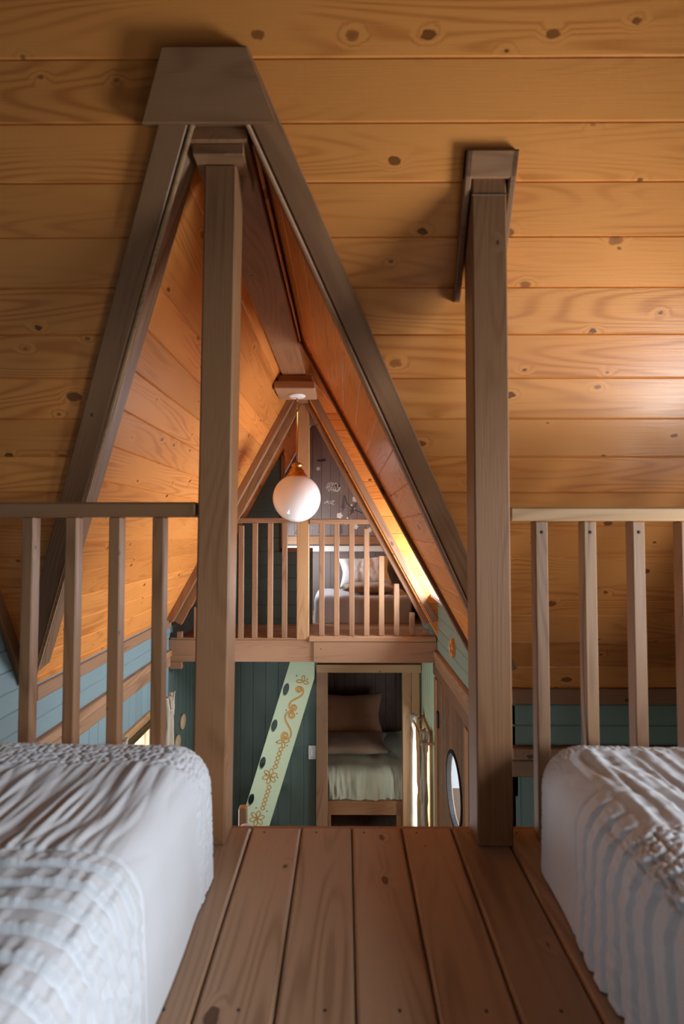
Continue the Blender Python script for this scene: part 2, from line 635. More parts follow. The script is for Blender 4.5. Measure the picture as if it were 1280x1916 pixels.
def vnoise(x, y, s=0):
    ix, iy = np.floor(x).astype(np.int64), np.floor(y).astype(np.int64)
    fx, fy = x - ix, y - iy
    fx, fy = fx * fx * (3 - 2 * fx), fy * fy * (3 - 2 * fy)
    return (_h(ix, iy, s) * (1 - fx) + _h(ix + 1, iy, s) * fx) * (1 - fy) + (_h(ix, iy + 1, s) * (1 - fx) + _h(ix + 1, iy + 1, s) * fx) * fy


def tufts(x, y, s=0):
    ix, iy = np.floor(x).astype(np.int64), np.floor(y).astype(np.int64)
    d = np.full(x.shape, 9.0)
    for a in (-1, 0, 1):
        for b in (-1, 0, 1):
            px, py = ix + a + 0.15 + 0.7 * _h(ix + a, iy + b, s), iy + b + 0.15 + 0.7 * _h(ix + a, iy + b, s + 5)
            d = np.minimum(d, (px - x) ** 2 + (py - y) ** 2)
    return np.clip(1 - d * 1.6, 0, 1)


def sstep(a, b, x):
    t = np.clip((x - a) / (b - a), 0, 1)
    return t * t * (3 - 2 * t)


def rbox(name, xs, ys, zs, r, mat, parent, disp, flare=None):
    """rounded box surface on the given grids (no bottom), pushed along its normal by disp(p, n)"""
    lo, hi = np.array([xs[0], ys[0], zs[0]]), np.array([xs[-1], ys[-1], zs[-1]])
    V, Fc, idx = [], [], {}

    def vid(p):
        k = (round(p[0] * 20000), round(p[1] * 20000), round(p[2] * 20000))
        if k not in idx:
            idx[k] = len(V)
            V.append(p)
        return idx[k]

    def face(us, vs, mk, flip):
        g = [[vid(mk(u, v)) for v in vs] for u in us]
        for i in range(len(us) - 1):
            for j in range(len(vs) - 1):
                q = (g[i][j], g[i + 1][j], g[i + 1][j + 1], g[i][j + 1])
                Fc.append(q[::-1] if flip else q)
    face(xs, ys, lambda u, v: (u, v, hi[2]), False)
    face(ys, zs, lambda u, v: (hi[0], u, v), False)
    face(ys, zs, lambda u, v: (lo[0], u, v), True)
    face(xs, zs, lambda u, v: (u, hi[1], v), True)
    face(xs, zs, lambda u, v: (u, lo[1], v), False)
    P = np.array(V, float)
    ilo, ihi = lo + r, hi - r
    ilo[2] = lo[2]
    Cc = np.minimum(np.maximum(P, ilo), ihi)
    D = P - Cc
    ln = np.linalg.norm(D, axis=1, keepdims=True)
    Nn = D / np.maximum(ln, 1e-9)
    P2 = Cc + Nn * r
    P3 = P2 + Nn * disp(P2, Nn)[:, None]
    if flare is not None:
        P3 = flare(P3, Nn)
    o = mobj(name, P3, Fc, mat, parent, Matrix.Identity(4) if parent is None else None, True)
    return o


def pillow(name, cx, cy, cz, wx, wy, th, rot, mat, label, seed=1, n=40, group=None):
    u = np.linspace(-1, 1, n)
    U, Vv = np.meshgrid(u, u, indexing='ij')
    e = np.clip((1 - np.abs(U) ** 3.2) * (1 - np.abs(Vv) ** 3.2), 0, 1) ** 0.42
    pin = 1 + 0.05 * (np.abs(U) ** 2 * np.abs(Vv) ** 2) * 2 - 0.06 * (1 - np.abs(U * Vv))
    X, Y = U * wx / 2 * pin, Vv * wy / 2 * pin
    wr = (vnoise(U * 5 + 3, Vv * 2.2 + U * 2, seed) - 0.5) * 0.5 + (vnoise(U * 11, Vv * 6 + 2 * U, seed + 3) - 0.5) * 0.25
    Z = th / 2 * e * (1 + 0.45 * wr)
    Zb = -th / 2 * e * (1 + 0.3 * wr)
    verts = [(X[i, j], Y[i, j], Z[i, j]) for i in range(n) for j in range(n)]
    faces = [(i * n + j, (i + 1) * n + j, (i + 1) * n + j + 1, i * n + j + 1) for i in range(n - 1) for j in range(n - 1)]
    inner = {}
    for i in range(n):
        for j in range(n):
            if 0 < i < n - 1 and 0 < j < n - 1:
                inner[(i, j)] = len(verts)
                verts.append((X[i, j], Y[i, j], Zb[i, j]))
            else:
                inner[(i, j)] = i * n + j
    faces += [(inner[(i, j)], inner[(i, j + 1)], inner[(i + 1, j + 1)], inner[(i + 1, j)]) for i in range(n - 1) for j in range(n - 1)]
    M = Matrix.Translation((cx, cy, cz)) @ rot
    o = mobj(name, verts, faces, mat, None, M, True)
    return tag(o, label, 'pillow', group)


RX = lambda d: Matrix.Rotation(math.radians(d), 4, 'X')
RY = lambda d: Matrix.Rotation(math.radians(d), 4, 'Y')
RZ = lambda d: Matrix.Rotation(math.radians(d), 4, 'Z')
X_, Y_, Z_ = Vector((1, 0, 0)), Vector((0, 1, 0)), Vector((0, 0, 1))

# ================================================================== STRUCTURE
# loft floor: boards along Y, laid edge to edge
floor = struct('floor', 'loft floor of brown pine boards between the two white beds')
FX = 0.019
FF = frame((0, 0, 0), Y_, -X_)     # u = y, v = -x, normal up
for k in range(-10, 12):
    a, b = FX + 0.138 * k, FX + 0.138 * (k + 1)
    a, b = max(a, XL), min(b, XG)
    if b - a < 0.01:
        continue
    bo = board(floor, rect(YB, 1.486, -b + 0.0015, -a - 0.0015), FF, 0.038, FLOORW, 'floor_board', 0.006)
    if -3 <= k <= 3:
        for (yy, dx) in ((1.462, 0.034 + 0.004 * (k % 3)), (0.93, 0.075 + 0.01 * (k % 2))):
            lathe('nail_head', [(0.0001, 0.0006), (0.0032, 0.0005), (0.0034, -0.001)], NAIL, bo, Matrix.Translation((a + dx, yy, 0.0)), 10)
box('edge_board', XL, XG, 1.487, 1.506, -0.20, -0.006, STAIN, floor)
box('subfloor', XL, XG, YB, 1.486, -0.17, -0.045, DARKW, floor)

fl = struct('floor_hall', 'ground floor of the hall below the loft')
board(fl, rect(YB, 6.3, -XG, -XL), FF, 0.05, FLOORW, 'floor_slab', lift=ZF)
flr = struct('floor_far_loft', 'small board floor of the far loft behind its railing')
clad(flr, rect(XL, XW, YF + 0.02, YM), frame((0, 0, -0.05), X_, Y_), FLOORW, v0=YF + 0.02, width=0.14, thick=0.05, name='floor_board')
box('soffit', XL, XW, YF + 0.06, YM, -0.19, -0.11, STAIN, flr)

# loft slope, boards along X
SL = math.sqrt(1 + N_L ** 2)
ceil = struct('ceiling_loft', 'sloping ceiling of golden knotty pine boards over the beds')
Y0S = 1.285                       # a board seam
FLO = frame((0, Y0S, zl(Y0S)), -X_, Vector((0, 1, -N_L)))    # u=-x, v=down the slope


def lo(x, y):
    return (-x, (y - Y0S) * SL)


clad(ceil, [lo(XG, YRIDGE), lo(XL, YRIDGE), lo(XL, Y0S), lo(XG, Y0S)], FLO, PINE)
for s in (-1, 1):
    xo = XL if s < 0 else XG
    y1 = YT
    e0, e1 = XR + s * (Y0S - YV) / KV, XR + s * (YT - YV) / KV
    reg = [lo(xo, Y0S), lo(e0, Y0S), lo(e1, YT), lo(xo, YT)]
    if s < 0:
        reg = [lo(XL, Y0S), lo(e0, Y0S), lo(XL, YV + KV * HALF)]
    if area(reg) < 0:
        reg = reg[::-1]
    clad(ceil, reg, FLO, PINE)

# slope behind the camera and its walls
cb = struct('ceiling_back', 'rear slope of the loft ceiling')
zr_ = zl(YRIDGE)
FB = frame((0, YRIDGE, zr_), X_, Vector((0, -1, -MB)))
clad(cb, rect(XL, XG, 0, (YRIDGE - YB) * math.sqrt(1 + MB ** 2)), FB, STAIN, width=0.27)
wb = struct('wall_back', 'rear wall of the loft')
clad(wb, rect(-XG, -XL, -0.2, zr_ - MB * (YRIDGE - YB) + 0.05), frame((0, YB, 0), -X_, Z_), DARKW, width=0.25)

# hall roof, boards along Y
SH = math.sqrt(1 + M_H ** 2)
DY0, DY1 = 2.90, 4.05              # dormer opening
for s, nm, lb in ((-1, 'ceiling_hall_left', 'bright pine boarded slope of the hall roof above the teal wall'),
                  (1, 'ceiling_hall_right', 'pine boarded slope of the hall roof next to the dormer')):
    st = struct(nm, lb)
    if s < 0:
        FH = frame((XR, 0, ZR), -Y_, Vector((-1, 0, -M_H)))
    else:
        FH = frame((XR, 0, ZR), Y_, Vector((1, 0, -M_H)))
    sy = -1 if s < 0 else 1

    def hp(d, y):
        return (sy * y, d * SH)
    regs = []
    if s < 0:
        regs.append([hp(-0.012, 1.30), hp(-0.012, YM), hp(HALF, YM), hp(HALF, YV + KV * HALF)])
    else:
        regs.append([hp(-0.012, 1.30), hp(-0.012, DY0), hp(HALF, DY0), hp(HALF, YV + KV * HALF)])
        regs.append([hp(-0.012, DY1), hp(-0.012, YM), hp(HALF, YM), hp(HALF, DY1)])
    for g in regs:
        if area(g) < 0:
            g = g[::-1]
        clad(st, g, FH, PINE, thick=0.03 if s > 0 else 0.018, joints=None)

# dormer: shed ceiling, cheeks, sill, window
MD = 1.25
XD = 0.80


def zd(x):
    return ZR + 0.02 - MD * (x - XR)


cd = struct('ceiling_dormer', 'low pine ceiling of the dormer')
clad(cd, rect(DY0, DY1, -0.03, (XD - XR) * math.sqrt(1 + MD ** 2)), frame((XR, 0, ZR + 0.02), Y_, Vector((1, 0, -MD))), PINE)
wd = struct('wall_dormer', 'sunlit pine cheek of the dormer with level boards')
tri = [(XR, ZR - 0.14), (XW, ZE - 0.14), (XD, ZE - 0.14), (XD, zd(XD)), (XR, ZR + 0.02)]
clad(wd, tri, frame((0, DY1 - 0.006, 0), X_, Z_), PINE, width=0.1333)
tri = [(XR, ZR - 0.02), (XW, ZE), (XD, ZE), (XD, zd(XD)), (XR, ZR + 0.02)]
clad(wd, [(-p[0], p[1]) for p in tri][::-1], frame((0, DY0, 0), -X_, Z_), PINE)
_dv, _nv = Vector((1, 0, -M_H)).normalized(), Vector((-M_H, 0, -1)).normalized()
obox('shaded_edge', Vector((XR, DY0 - 0.004, ZR)) + _dv * (HALF * SH / 2) + _nv * 0.010, _dv, Y_, HALF * SH, 0.014, 0.030, DARKW, wd)  # dark strip stands in for shade on the slope board ends
obox('edge_bead', Vector((XR, DY0 + 0.007, ZR)) + _dv * (HALF * SH / 2) + _nv * 0.018, _dv, Y_, HALF * SH, 0.006, 0.020, PINE, wd, 0.001)
box('sill_board', XW - 0.055, XD + 0.03, DY0, DY1, 0.315, 0.34, WHITEP, wd, 'y')
w2 = struct('window_2', 'low dormer window over the white sill')
for z0, z1 in ((0.34, 0.375), (zd(XD) - 0.06, zd(XD) - 0.0)):
    box('frame_rail', XD, XD + 0.04, DY0, DY1, z0, z1, WHITEP, w2, 'y')
for y0 in (DY0, (DY0 + DY1) / 2 - 0.015, DY1 - 0.03):
    box('frame_stile', XD, XD + 0.04, y0, y0 + 0.03, 0.34, zd(XD), WHITEP, w2, 'z')
board(w2, rect(DY0, DY1, 0.34, zd(XD)), frame((XD + 0.02, 0, 0), Y_, Z_), 0.004, GLASS, 'pane', 0.001)

# ---------------- side walls
FWL = frame((XL, 0, 0), Y_, Z_)            # left wall: u=y, v=z, normal +x
FWR = frame((XW, 0, 0), -Y_, Z_)           # right wall: u=-y, v=z, normal -x
BELT_T, BELT_M, BELT_B = -0.100, -0.148, -0.225
HB = 0.088                                 # level teal boards
wl = struct('wall_left', 'teal boarded side wall with pine belt rails')
# loft gable part and hall part share one plane
clad(wl, [(YB, -0.10), (YT, -0.10), (YT, ZE - 0.01), (YRIDGE, zr_), (YB, zr_ - MB * (YRIDGE - YB))], FWL, WALL_COOL, v0=0.075, width=HB)
clad(wl, rect(YT, YM, BELT_T, ZE + 0.012), FWL, WALL_COOL, v0=0.075, width=HB)
LW = (2.74, 3.66, -1.42, -0.52)            # hall window on the left wall
FWLv = frame((XL, 0, 0), -Z_, Y_)          # vertical boards: u=-z, v=y
clad(wl, rect(0.225, -ZF, YB, YF + 0.0), FWLv, WALL_COOL, width=0.105, holes=[(-LW[3], -LW[2], LW[0], LW[1])])
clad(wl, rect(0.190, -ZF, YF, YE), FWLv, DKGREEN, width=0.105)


def belt(parent, F, u0, u1, lift=0.0, mat=RAILW):
    board(parent, rect(u0, u1, BELT_M, BELT_T), F, 0.05, mat, 'belt_rail', 0.004, 0.028 + lift)
    board(parent, rect(u0, u1, BELT_B, BELT_M - 0.007), F, 0.05, mat, 'belt_board', 0.004, 0.016 + lift)


def eave(parent, F, u0, u1, mat=RAILW):
    board(parent, rect(u0, u1, 0.075, 0.138), F, 0.04, mat, 'eave_trim', 0.004, 0.02)


belt(wl, FWL, YT + 0.0, YF)
eave(wl, FWL, YT + 0.03, YF)
# trim where the loft slope meets the left gable wall
d = Vector((0, 1, -N_L)).normalized()
g0 = Vector((XL + 0.012, 1.2, zl(1.2)))
g1 = Vector((XL + 0.012, YT - 0.03, zl(YT - 0.03)))
obox('gable_trim', (g0 + g1) / 2 - Vector((0, N_L, 1)).normalized() * 0.022, d, X_, (g1 - g0).length, 0.024, 0.05, STAIN, wl)

wr = struct('wall_right', 'sage green boarded side wall under the dormer')
clad(wr, rect(-DY1, -DY0, BELT_T, 0.315), FWR, WALL_WARM, v0=0.075, width=HB)
clad(wr, rect(-DY0, -YT, BELT_T, ZE + 0.012), FWR, WALL_WARM, v0=0.075, width=HB)
clad(wr, rect(-YM, -DY1, BELT_T, ZE + 0.012), FWR, WALL_WARM, v0=0.075, width=HB)
DOOR = (3.10, 4.03)
RW = (4.36, 4.74, -1.80, -0.92)            # nook window
FV = frame((XW, 0, 0), Z_, Y_)             # normal = z x y = -x
clad(wr, rect(ZF, -0.225, YT, DOOR[0] - 0.09), FV, WALL_WARM, width=0.105)
clad(wr, rect(ZF, -0.190, DOOR[1] + 0.10, YE), FV, MINT, width=0.105, holes=[(RW[2], RW[3], RW[0], RW[1])])  # lighter mint puts the nook window light into the wall colour
belt(wr, FWR, -YF, -YT)
board(wr, rect(-YF - 0.12, -YT, -0.31, BELT_B), FWR, 0.04, DARKW, 'door_header', 0.004, 0.012)

# wall of the side wing, facing the loft
wt = struct('wall_wing', 'dark teal boarded wall behind the baluster rail')
FWT = frame((0, YT, 0), X_, Z_)
clad(wt, rect(XW, XG, BELT_T, ZE + 0.012), FWT, WALL_WARM, v0=0.075, width=HB)
clad(wt, rect(ZF, -0.225, -XG, -XW), frame((0, YT, 0), Z_, -X_), WALL_WARM, width=0.105, v0=-0.752)
belt(wt, FWT, XW, XG, mat=STAIN)
board(wt, rect(XW, XG, 0.080, 0.146), FWT, 0.03, STAIN, 'eave_trim', 0.004, 0.02)

# gable wall with the loft window (beyond the bed beside the post)
wg = struct('wall_gable', 'gable wall with the loft window beside the bed')
GW = (0.80, 1.27, 0.36, 1.04)
GW2 = (-0.36, 0.26, 0.46, 1.16)
FWG = frame((XG, 0, 0), -Y_, Z_)
clad(wg, [(-YT, 0.10), (-YRIDGE, zr_), (-YB, zr_ - MB * (YRIDGE - YB)), (-YB, -0.1), (-YT, -0.1)][::-1], FWG, WALL_COOL, width=0.176,
     holes=[(-GW[1], -GW[0], GW[2], GW[3]), (-GW2[1], -GW2[0], GW2[2], GW2[3])])
board(wg, rect(ZF, -0.1, YB, YT), frame((XG, 0, 0), Z_, Y_), 0.02, WALL_COOL, 'panel')


def window(name, label, x, sgn, rc, mat, parts=2, deep=0.09):
    """rectangular window in a side wall; sgn +1 if the room lies towards +x"""
    y0, y1, z0, z1 = rc
    o = struct(name, label)
    t = 0.045
    a, b = (x - deep, x + 0.022) if sgn > 0 else (x - 0.022, x + deep)
    box('frame_rail', a, b, y0 - t, y1 + t, z1, z1 + t * 2, mat, o, 'y')
    box('frame_rail', a, b, y0 - t, y1 + t, z0 - t, z0, mat, o, 'y')
    box('frame_stile', a, b, y0 - t, y0, z0, z1, mat, o, 'z')
    box('frame_stile', a, b, y1, y1 + t, z0, z1, mat, o, 'z')
    xm = x - sgn * deep * 0.7
    for i in range(1, parts):
        ym = y0 + (y1 - y0) * i / parts
        box('muntin', xm - 0.012, xm + 0.012, ym - 0.011, ym + 0.011, z0, z1, mat, o, 'z')
    for i in range(parts):
        ya, yb = y0 + (y1 - y0) * i / parts, y0 + (y1 - y0) * (i + 1) / parts
        board(o, rect(ya, yb, z0, z1), frame((xm, 0, 0), Y_, Z_), 0.004, GLASS, 'pane', 0.001)
    return o


window('window_1', 'bright hall window with cream curtains on the teal wall', XL, 1, LW, LIGHTP, 2)
window('window_3', 'loft gable window beside the bed', XG, -1, GW, STAIN, 1, 0.03)
window('window_7_added', 'second loft gable window over the bed', XG, -1, GW2, STAIN, 1, 0.03)  # added opening for the low fill on the left bed
FLW = (5.11, 5.55, 0.36, 0.88)
window('window_5_added', 'side window of the far bed alcove', -0.75, 1, FLW, WHITEP, 1)  # added opening, hidden from the camera, for the far loft fill
window('window_4', 'narrow nook window behind the hanging curtains', XW, -1, RW, LIGHTP, 1)

# ---------------- end walls
DO = (-0.159, 0.536, -0.488)               # bunk doorway
we = struct('wall_end', 'dark green vertical boards below the far loft')
FVE = frame((0, YE, 0), Z_, -X_)            # u=z, v=-x, normal = z x -x = -y
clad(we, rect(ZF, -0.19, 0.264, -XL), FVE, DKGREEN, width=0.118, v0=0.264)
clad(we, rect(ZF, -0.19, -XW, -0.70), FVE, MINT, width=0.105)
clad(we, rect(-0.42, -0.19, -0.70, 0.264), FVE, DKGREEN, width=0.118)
wgn = struct('wall_far_loft', 'dark green level boards beside the far bed')
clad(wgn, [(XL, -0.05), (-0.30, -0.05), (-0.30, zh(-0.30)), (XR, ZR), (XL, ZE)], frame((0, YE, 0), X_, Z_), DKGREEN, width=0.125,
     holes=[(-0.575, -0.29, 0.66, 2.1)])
box('corner_trim', -0.60, -0.565, YE - 0.022, YE + 0.03, 0.62, zh(-0.6) - 0.02, STAIN, wgn, 'z')
box('sill_trim', -0.60, -0.30, YE - 0.022, YE + 0.03, 0.62, 0.66, STAIN, wgn, 'x')
clad(wgn, rect(YE + 0.02, YM, -0.05, zh(-0.75) - 0.0), frame((-0.75, 0, 0), Y_, Z_), MAUVE, width=0.125, holes=[FLW])
wm = struct('wall_mural', 'mauve grey boards painted with pale flowers above the far bed')
FM = frame((0, YM, 0), Z_, -X_)
clad(wm, [(-0.05, 1.05 - 0.30), (-0.05, -XW), (ZE, -XW), (ZR, -XR), (zh(-0.75), 0.75)], FM, MAUVE, width=0.098, v0=0.35)
box('picture_rail', -0.75, 0.62, YM - 0.02, YM, 0.67, 0.76, RAILW, wm)
box('shelf_rail', -0.75, 0.66, YM - 0.05, YM, 0.595, 0.655, WHITEP, wm)

# bunk nook behind the doorway
wn = struct('wall_nook', 'dark brown vertical boards inside the bunk nook')
NX0, NX1, NY1, NZ1 = -0.42, 0.80, 6.15, -0.40
clad(wn, rect(ZF, NZ1, -NX1, -NX0), frame((0, NY1, 0), Z_, -X_), DARKW, width=0.118)
clad(wn, rect(ZF, NZ1, YE, NY1), frame((NX1, 0, 0), Z_, Y_), DARKW, width=0.118)
clad(wn, rect(ZF, NZ1, -NY1, -YE), frame((NX0, 0, 0), Z_, -Y_), DARKW, width=0.118)
board(wn, rect(-NX1, -NX0, YE, NY1), frame((0, 0, NZ1), -X_, Y_), 0.02, DARKW, 'ceiling_panel')
df = struct('trim_1', 'pine frame round the bunk doorway')
box('jamb', -0.264, DO[0], YE - 0.03, YE + 0.06, ZF, -0.418, RAILW, df, 'z')
box('jamb', DO[1], 0.618, YE - 0.02, YE + 0.06, ZF, DO[2], LIGHTP, df, 'z')
box('jamb', 0.620, 0.690, YE - 0.045, YE + 0.02, ZF, -0.44, LIGHTP, df, 'z')
box('head', -0.262, 0.705, YE - 0.05, YE + 0.06, DO[2], -0.415, LIGHTP, df, 'x')
nb = struct('trim_2', 'brown wooden front of the bunk platform')
box('platform_front', NX0, NX1, YE + 0.065, YE + 0.10, -1.835, -1.735, STAIN, nb)
box('platform_top', NX0, NX1, YE + 0.062, NY1, -1.735, -1.708, STAIN, nb)
box('platform_leg', DO[0] + 0.002, DO[0] + 0.03, YE + 0.065, YE + 0.10, ZF, -1.835, STAIN, nb, 'z')
box('platform_leg', DO[1] - 0.05, DO[1] - 0.002, YE + 0.065, YE + 0.10, ZF, -1.835, STAIN, nb, 'z')

# ---------------- ridge beam, block, far rafters, far beam
rb = struct('beam_ridge', 'dark stained ridge beam running above the hall')
BX0, BX1, BZ = -0.413, -0.258, 1.850
box('beam', BX0, BX1, 1.352, 3.46, BZ, 1.93, STAIN, rb, 'y')
box('post_cap', -0.405, -0.268, 1.362, 1.52, BZ - 0.032, BZ, STAIN, rb)
for s in (-1, 1):
    box('bead', (BX0 - 0.016) if s < 0 else BX1 + 0.004, (BX0 - 0.004) if s < 0 else BX1 + 0.016, 1.4, DY0 if s > 0 else 3.46, BZ + 0.02, BZ + 0.035, PINE, rb, 'y')
box('block_upper', -0.445, -0.213, 3.445, 3.70, BZ - 0.045, BZ, STAIN, rb, 'x')
box('block_lower', -0.465, -0.195, 3.425, 3.72, BZ - 0.098, BZ - 0.045, RAILW, rb, 'x', 0.006)
box('beam_tail', -0.37, -0.28, 3.70, YE, BZ - 0.035, 1.9, STAIN, rb, 'y')

rf = struct('trim_3', 'stained rafters at the far loft opening')
for s in (-1, 1):
    dv = Vector((s, 0, -M_H)).normalized()
    nv = Vector((-s * M_H, 0, -1)).normalized()
    L = HALF * SH
    for nm, off, dep, y0, y1, mt in (('rafter', 0.055, 0.11, 4.085, 4.165, STAIN), ('rafter_face', 0.026, 0.052, DY1 - 0.016, 4.084, RAILW if s > 0 else STAIN)):
        c = Vector((XR, (y0 + y1) / 2, ZR)) + dv * (L / 2) + nv * off
        obox(nm, c, dv, Y_, L, y1 - y0, dep, mt, rf)
fb = struct('beam_far', 'pine edge beam under the far loft railing')
box('beam', XL, -0.240, YF, YF + 0.06, -0.192, -0.024, RAILW, fb)
box('beam', -0.240, XW, YF - 0.022, YF + 0.06, -0.194, -0.036, RAILW, fb)
obox('bracket', (XL + 0.05, YF + 0.03, -0.22), X_, Y_, 0.10, 0.05, 0.06, RAILW, fb)

# ---------------- valley trims and cover plate
for i, s in enumerate((-1, 1)):
    vt = struct('trim_%d' % (4 + i), 'stained valley trim between the loft slope and the %s hall slope' % ('bright' if s < 0 else 'dormer'))
    dA, dB = 0.03, HALF - 0.05
    A = Vector((XR + s * dA, YV + KV * dA, zh(XR + s * dA)))
    B = Vector((XR + s * dB, YV + KV * dB, zh(XR + s * dB)))
    dv = (B - A).normalized()
    n_loft = Vector((0, -N_L, -1)).normalized()        # into the loft
    n_hall = Vector((-s * M_H, 0, -1)).normalized()    # into the hall
    a_loft = dv.cross(n_loft).normalized()
    if a_loft.x * s < 0:
        a_loft = -a_loft                               # away from the hall, in the loft slope
    a_hall = dv.cross(n_hall).normalized()
    if a_hall.y < 0:
        a_hall = -a_hall
    L = (B - A).length
    mid = (A + B) / 2
    obox('trim_board', mid + a_loft * 0.026 + n_loft * 0.012, dv, a_loft, L, 0.070, 0.026, STAIN, vt)
    obox('trim_board', mid + a_hall * 0.034 + n_hall * 0.011, dv, a_hall, L, 0.066, 0.022, RAILW if s < 0 else STAIN, vt)
    k = (n_loft + n_hall).normalized()
    tube('bead', [A + k * 0.024 - a_loft * 0.004, B + k * 0.024 - a_loft * 0.004], 0.007, LIGHTP if s < 0 else STAIN, vt, 8)
cp = struct('trim_6', 'dark trapezoid board covering the top of the valley trims')
board(cp, [lo(-0.447, 1.279), lo(-0.240, 1.279), lo(-0.174, 1.352), lo(-0.523, 1.352)], FLO, 0.04, STAIN, 'cover_plate', 0.003, 0.045)

# ---------------- plank door with round window
dr = struct('door_1', 'brown plank door with a round window and black hinges')
CY, CZ, CR = 3.46, -0.85, 0.225
FD = frame((XW - 0.004, 0, 0), -Y_, Z_)
npl = 7
for i in range(npl):
    u0 = -DOOR[1] + (DOOR[1] - DOOR[0]) * i / npl + 0.0015
    u1 = -DOOR[1] + (DOOR[1] - DOOR[0]) * (i + 1) / npl - 0.0015
    us = np.linspace(u0, u1, 9)
    if u1 < -CY - CR or u0 > -CY + CR:
        board(dr, rect(u0, u1, ZF + 0.01, -0.312), FD, 0.03, DARKW, 'plank', 0.005)
        continue
    h = [math.sqrt(max(0.0, CR * CR - (u + CY) ** 2)) for u in us]
    up = [(u0, -0.312), *[(u, CZ + q) for u, q in zip(us, h)], (u1, -0.312)]
    dn = [(u0, ZF + 0.01), (u1, ZF + 0.01), *[(u, CZ - q) for u, q in list(zip(us, h))[::-1]]]
    for pl in (up, dn):
        prism('plank', pl, [], 0.03, DARKW, dr, FD)
ring_o = [(-CY + (CR + 0.014) * math.cos(t), CZ + (CR + 0.014) * math.sin(t)) for t in np.linspace(0, 2 * math.pi, 49)[:-1]]
ring_i = [(-CY + (CR - 0.010) * math.cos(t), CZ + (CR - 0.010) * math.sin(t)) for t in np.linspace(0, 2 * math.pi, 49)[:-1]]
prism('window_ring', ring_o, [ring_i[::-1]], 0.03, BLACKM, dr, FD, 0.008)
prism('pane', ring_i, [], 0.004, GLASS, dr, FD, -0.02)
for zz in (-0.60, -1.72):
    box('hinge', XW - 0.018, XW - 0.002, DOOR[1] - 0.035, DOOR[1] + 0.02, zz - 0.06, zz + 0.06, BLACKM, dr, 'z')
box('jamb', XW - 0.020, XW + 0.04, DOOR[1] + 0.004, DOOR[1] + 0.098, ZF, -0.312, STAIN, dr, 'z')
box('jamb', XW - 0.020, XW + 0.04, DOOR[0] - 0.088, DOOR[0] - 0.004, ZF, -0.312, STAIN, dr, 'z')

# ================================================================== THINGS
# posts
p1 = empty('wooden_post', (-0.354, 1.444, 0), 'square stained post under the ridge beam, knots low on its face', 'post')
obox('shaft', (-0.347, 1.444, (BZ - 0.032) / 2), Vector((0.010, 0, 1)), X_, BZ - 0.033, 0.088, 0.094, STAIN, p1, 0.005)
p2 = empty('wooden_post', (0.392, 1.444, 0), 'square stained post with a collar where it meets the pine slope', 'post')
zt = zl(1.397) - 0.006
sh = obox('shaft', (0.392, 1.444, zt / 2), Z_, X_, zt, 0.094, 0.094, STAIN, p2, 0.004)
me = sh.data
for v in me.vertices:      # top cut to the slope
    if v.co.x > zt / 2 - 0.02:
        wy = (sh.matrix_basis @ v.co)
        yy = 1.444 + (frame((0, 0, 0), Z_, X_) @ v.co).y
        v.co.x = zl(yy) - 0.008 - zt / 2
# collar boards on the slope round the post
for (u0, u1, va, vb) in ((0.323, 0.462, 1.378, 1.409), (0.323, 0.342, 1.378, 1.556), (0.443, 0.462, 1.378, 1.556)):
    a, b = lo(u0, va), lo(u1, vb)
    board(p2, rect(b[0], a[0], a[1], b[1]), FLO, 0.028, STAIN, 'collar', 0.004, 0.027)
box('cap_line', 0.3445, 0.4395, 1.3955, 1.40, 1.728, 1.733, DARKW, p2, 'x', 0.001)


def railing(name, label, base, rails, balus, wdt, dep, y0, mat, screw=False, grp=None):
    o = empty(name, base, label, 'railing', grp)
    for (x0, x1, z0, z1, ya, yb, mt) in rails:
        box('rail', x0, x1, ya, yb, z0, z1, mt, o, 'x', 0.006)
    for i, (x, z0, z1) in enumerate(balus):
        b = box('baluster', x, x + wdt, y0, y0 + dep, z0, z1, mat[i % len(mat)], o, 'z', 0.003)
        if screw:
            lathe('screw_hole', [(0.0001, 0.0008), (0.0045, 0.0006), (0.005, -0.002)], SCREW, b,
                  Matrix.Translation((x + wdt / 2, y0, z1 - 0.030)) @ RX(90), 10)
    return o


LB = [(-0.874 - 0.118 * k, 0.0, 0.857) for k in range(4, 0, -1)] + [(-0.874 + 0.118 * k, 0.0, 0.857) for k in range(4)]
LB = [b for b in LB if b[0] > XL + 0.02]
railing('loft_railing', 'dark baluster railing behind the bed on the teal wall side', (-0.88, 1.44, 0),
        [(XL + 0.004, -0.398, 0.857, 0.897, 1.405, 1.475, STAIN)], LB, 0.032, 0.036, 1.420, [STAIN])
RB_ = [(0.513 + 0.1303 * k, 0.0, 0.846) for k in range(9)]
RB_ = [b for b in RB_ if b[0] < XG - 0.05]
railing('loft_railing', 'baluster railing with a pale worn top rail beside the collared post', (1.05, 1.44, 0),
        [(0.441, XG - 0.004, 0.846, 0.884, 1.405, 1.475, LIGHTP)], RB_, 0.034, 0.038, 1.420, [RAILW, GRAINY, RAILW, STAIN], True)  # paler wood puts the light on the top rail into its colour


def cut(x):
    return min(0.880, zh(x) - 0.27)


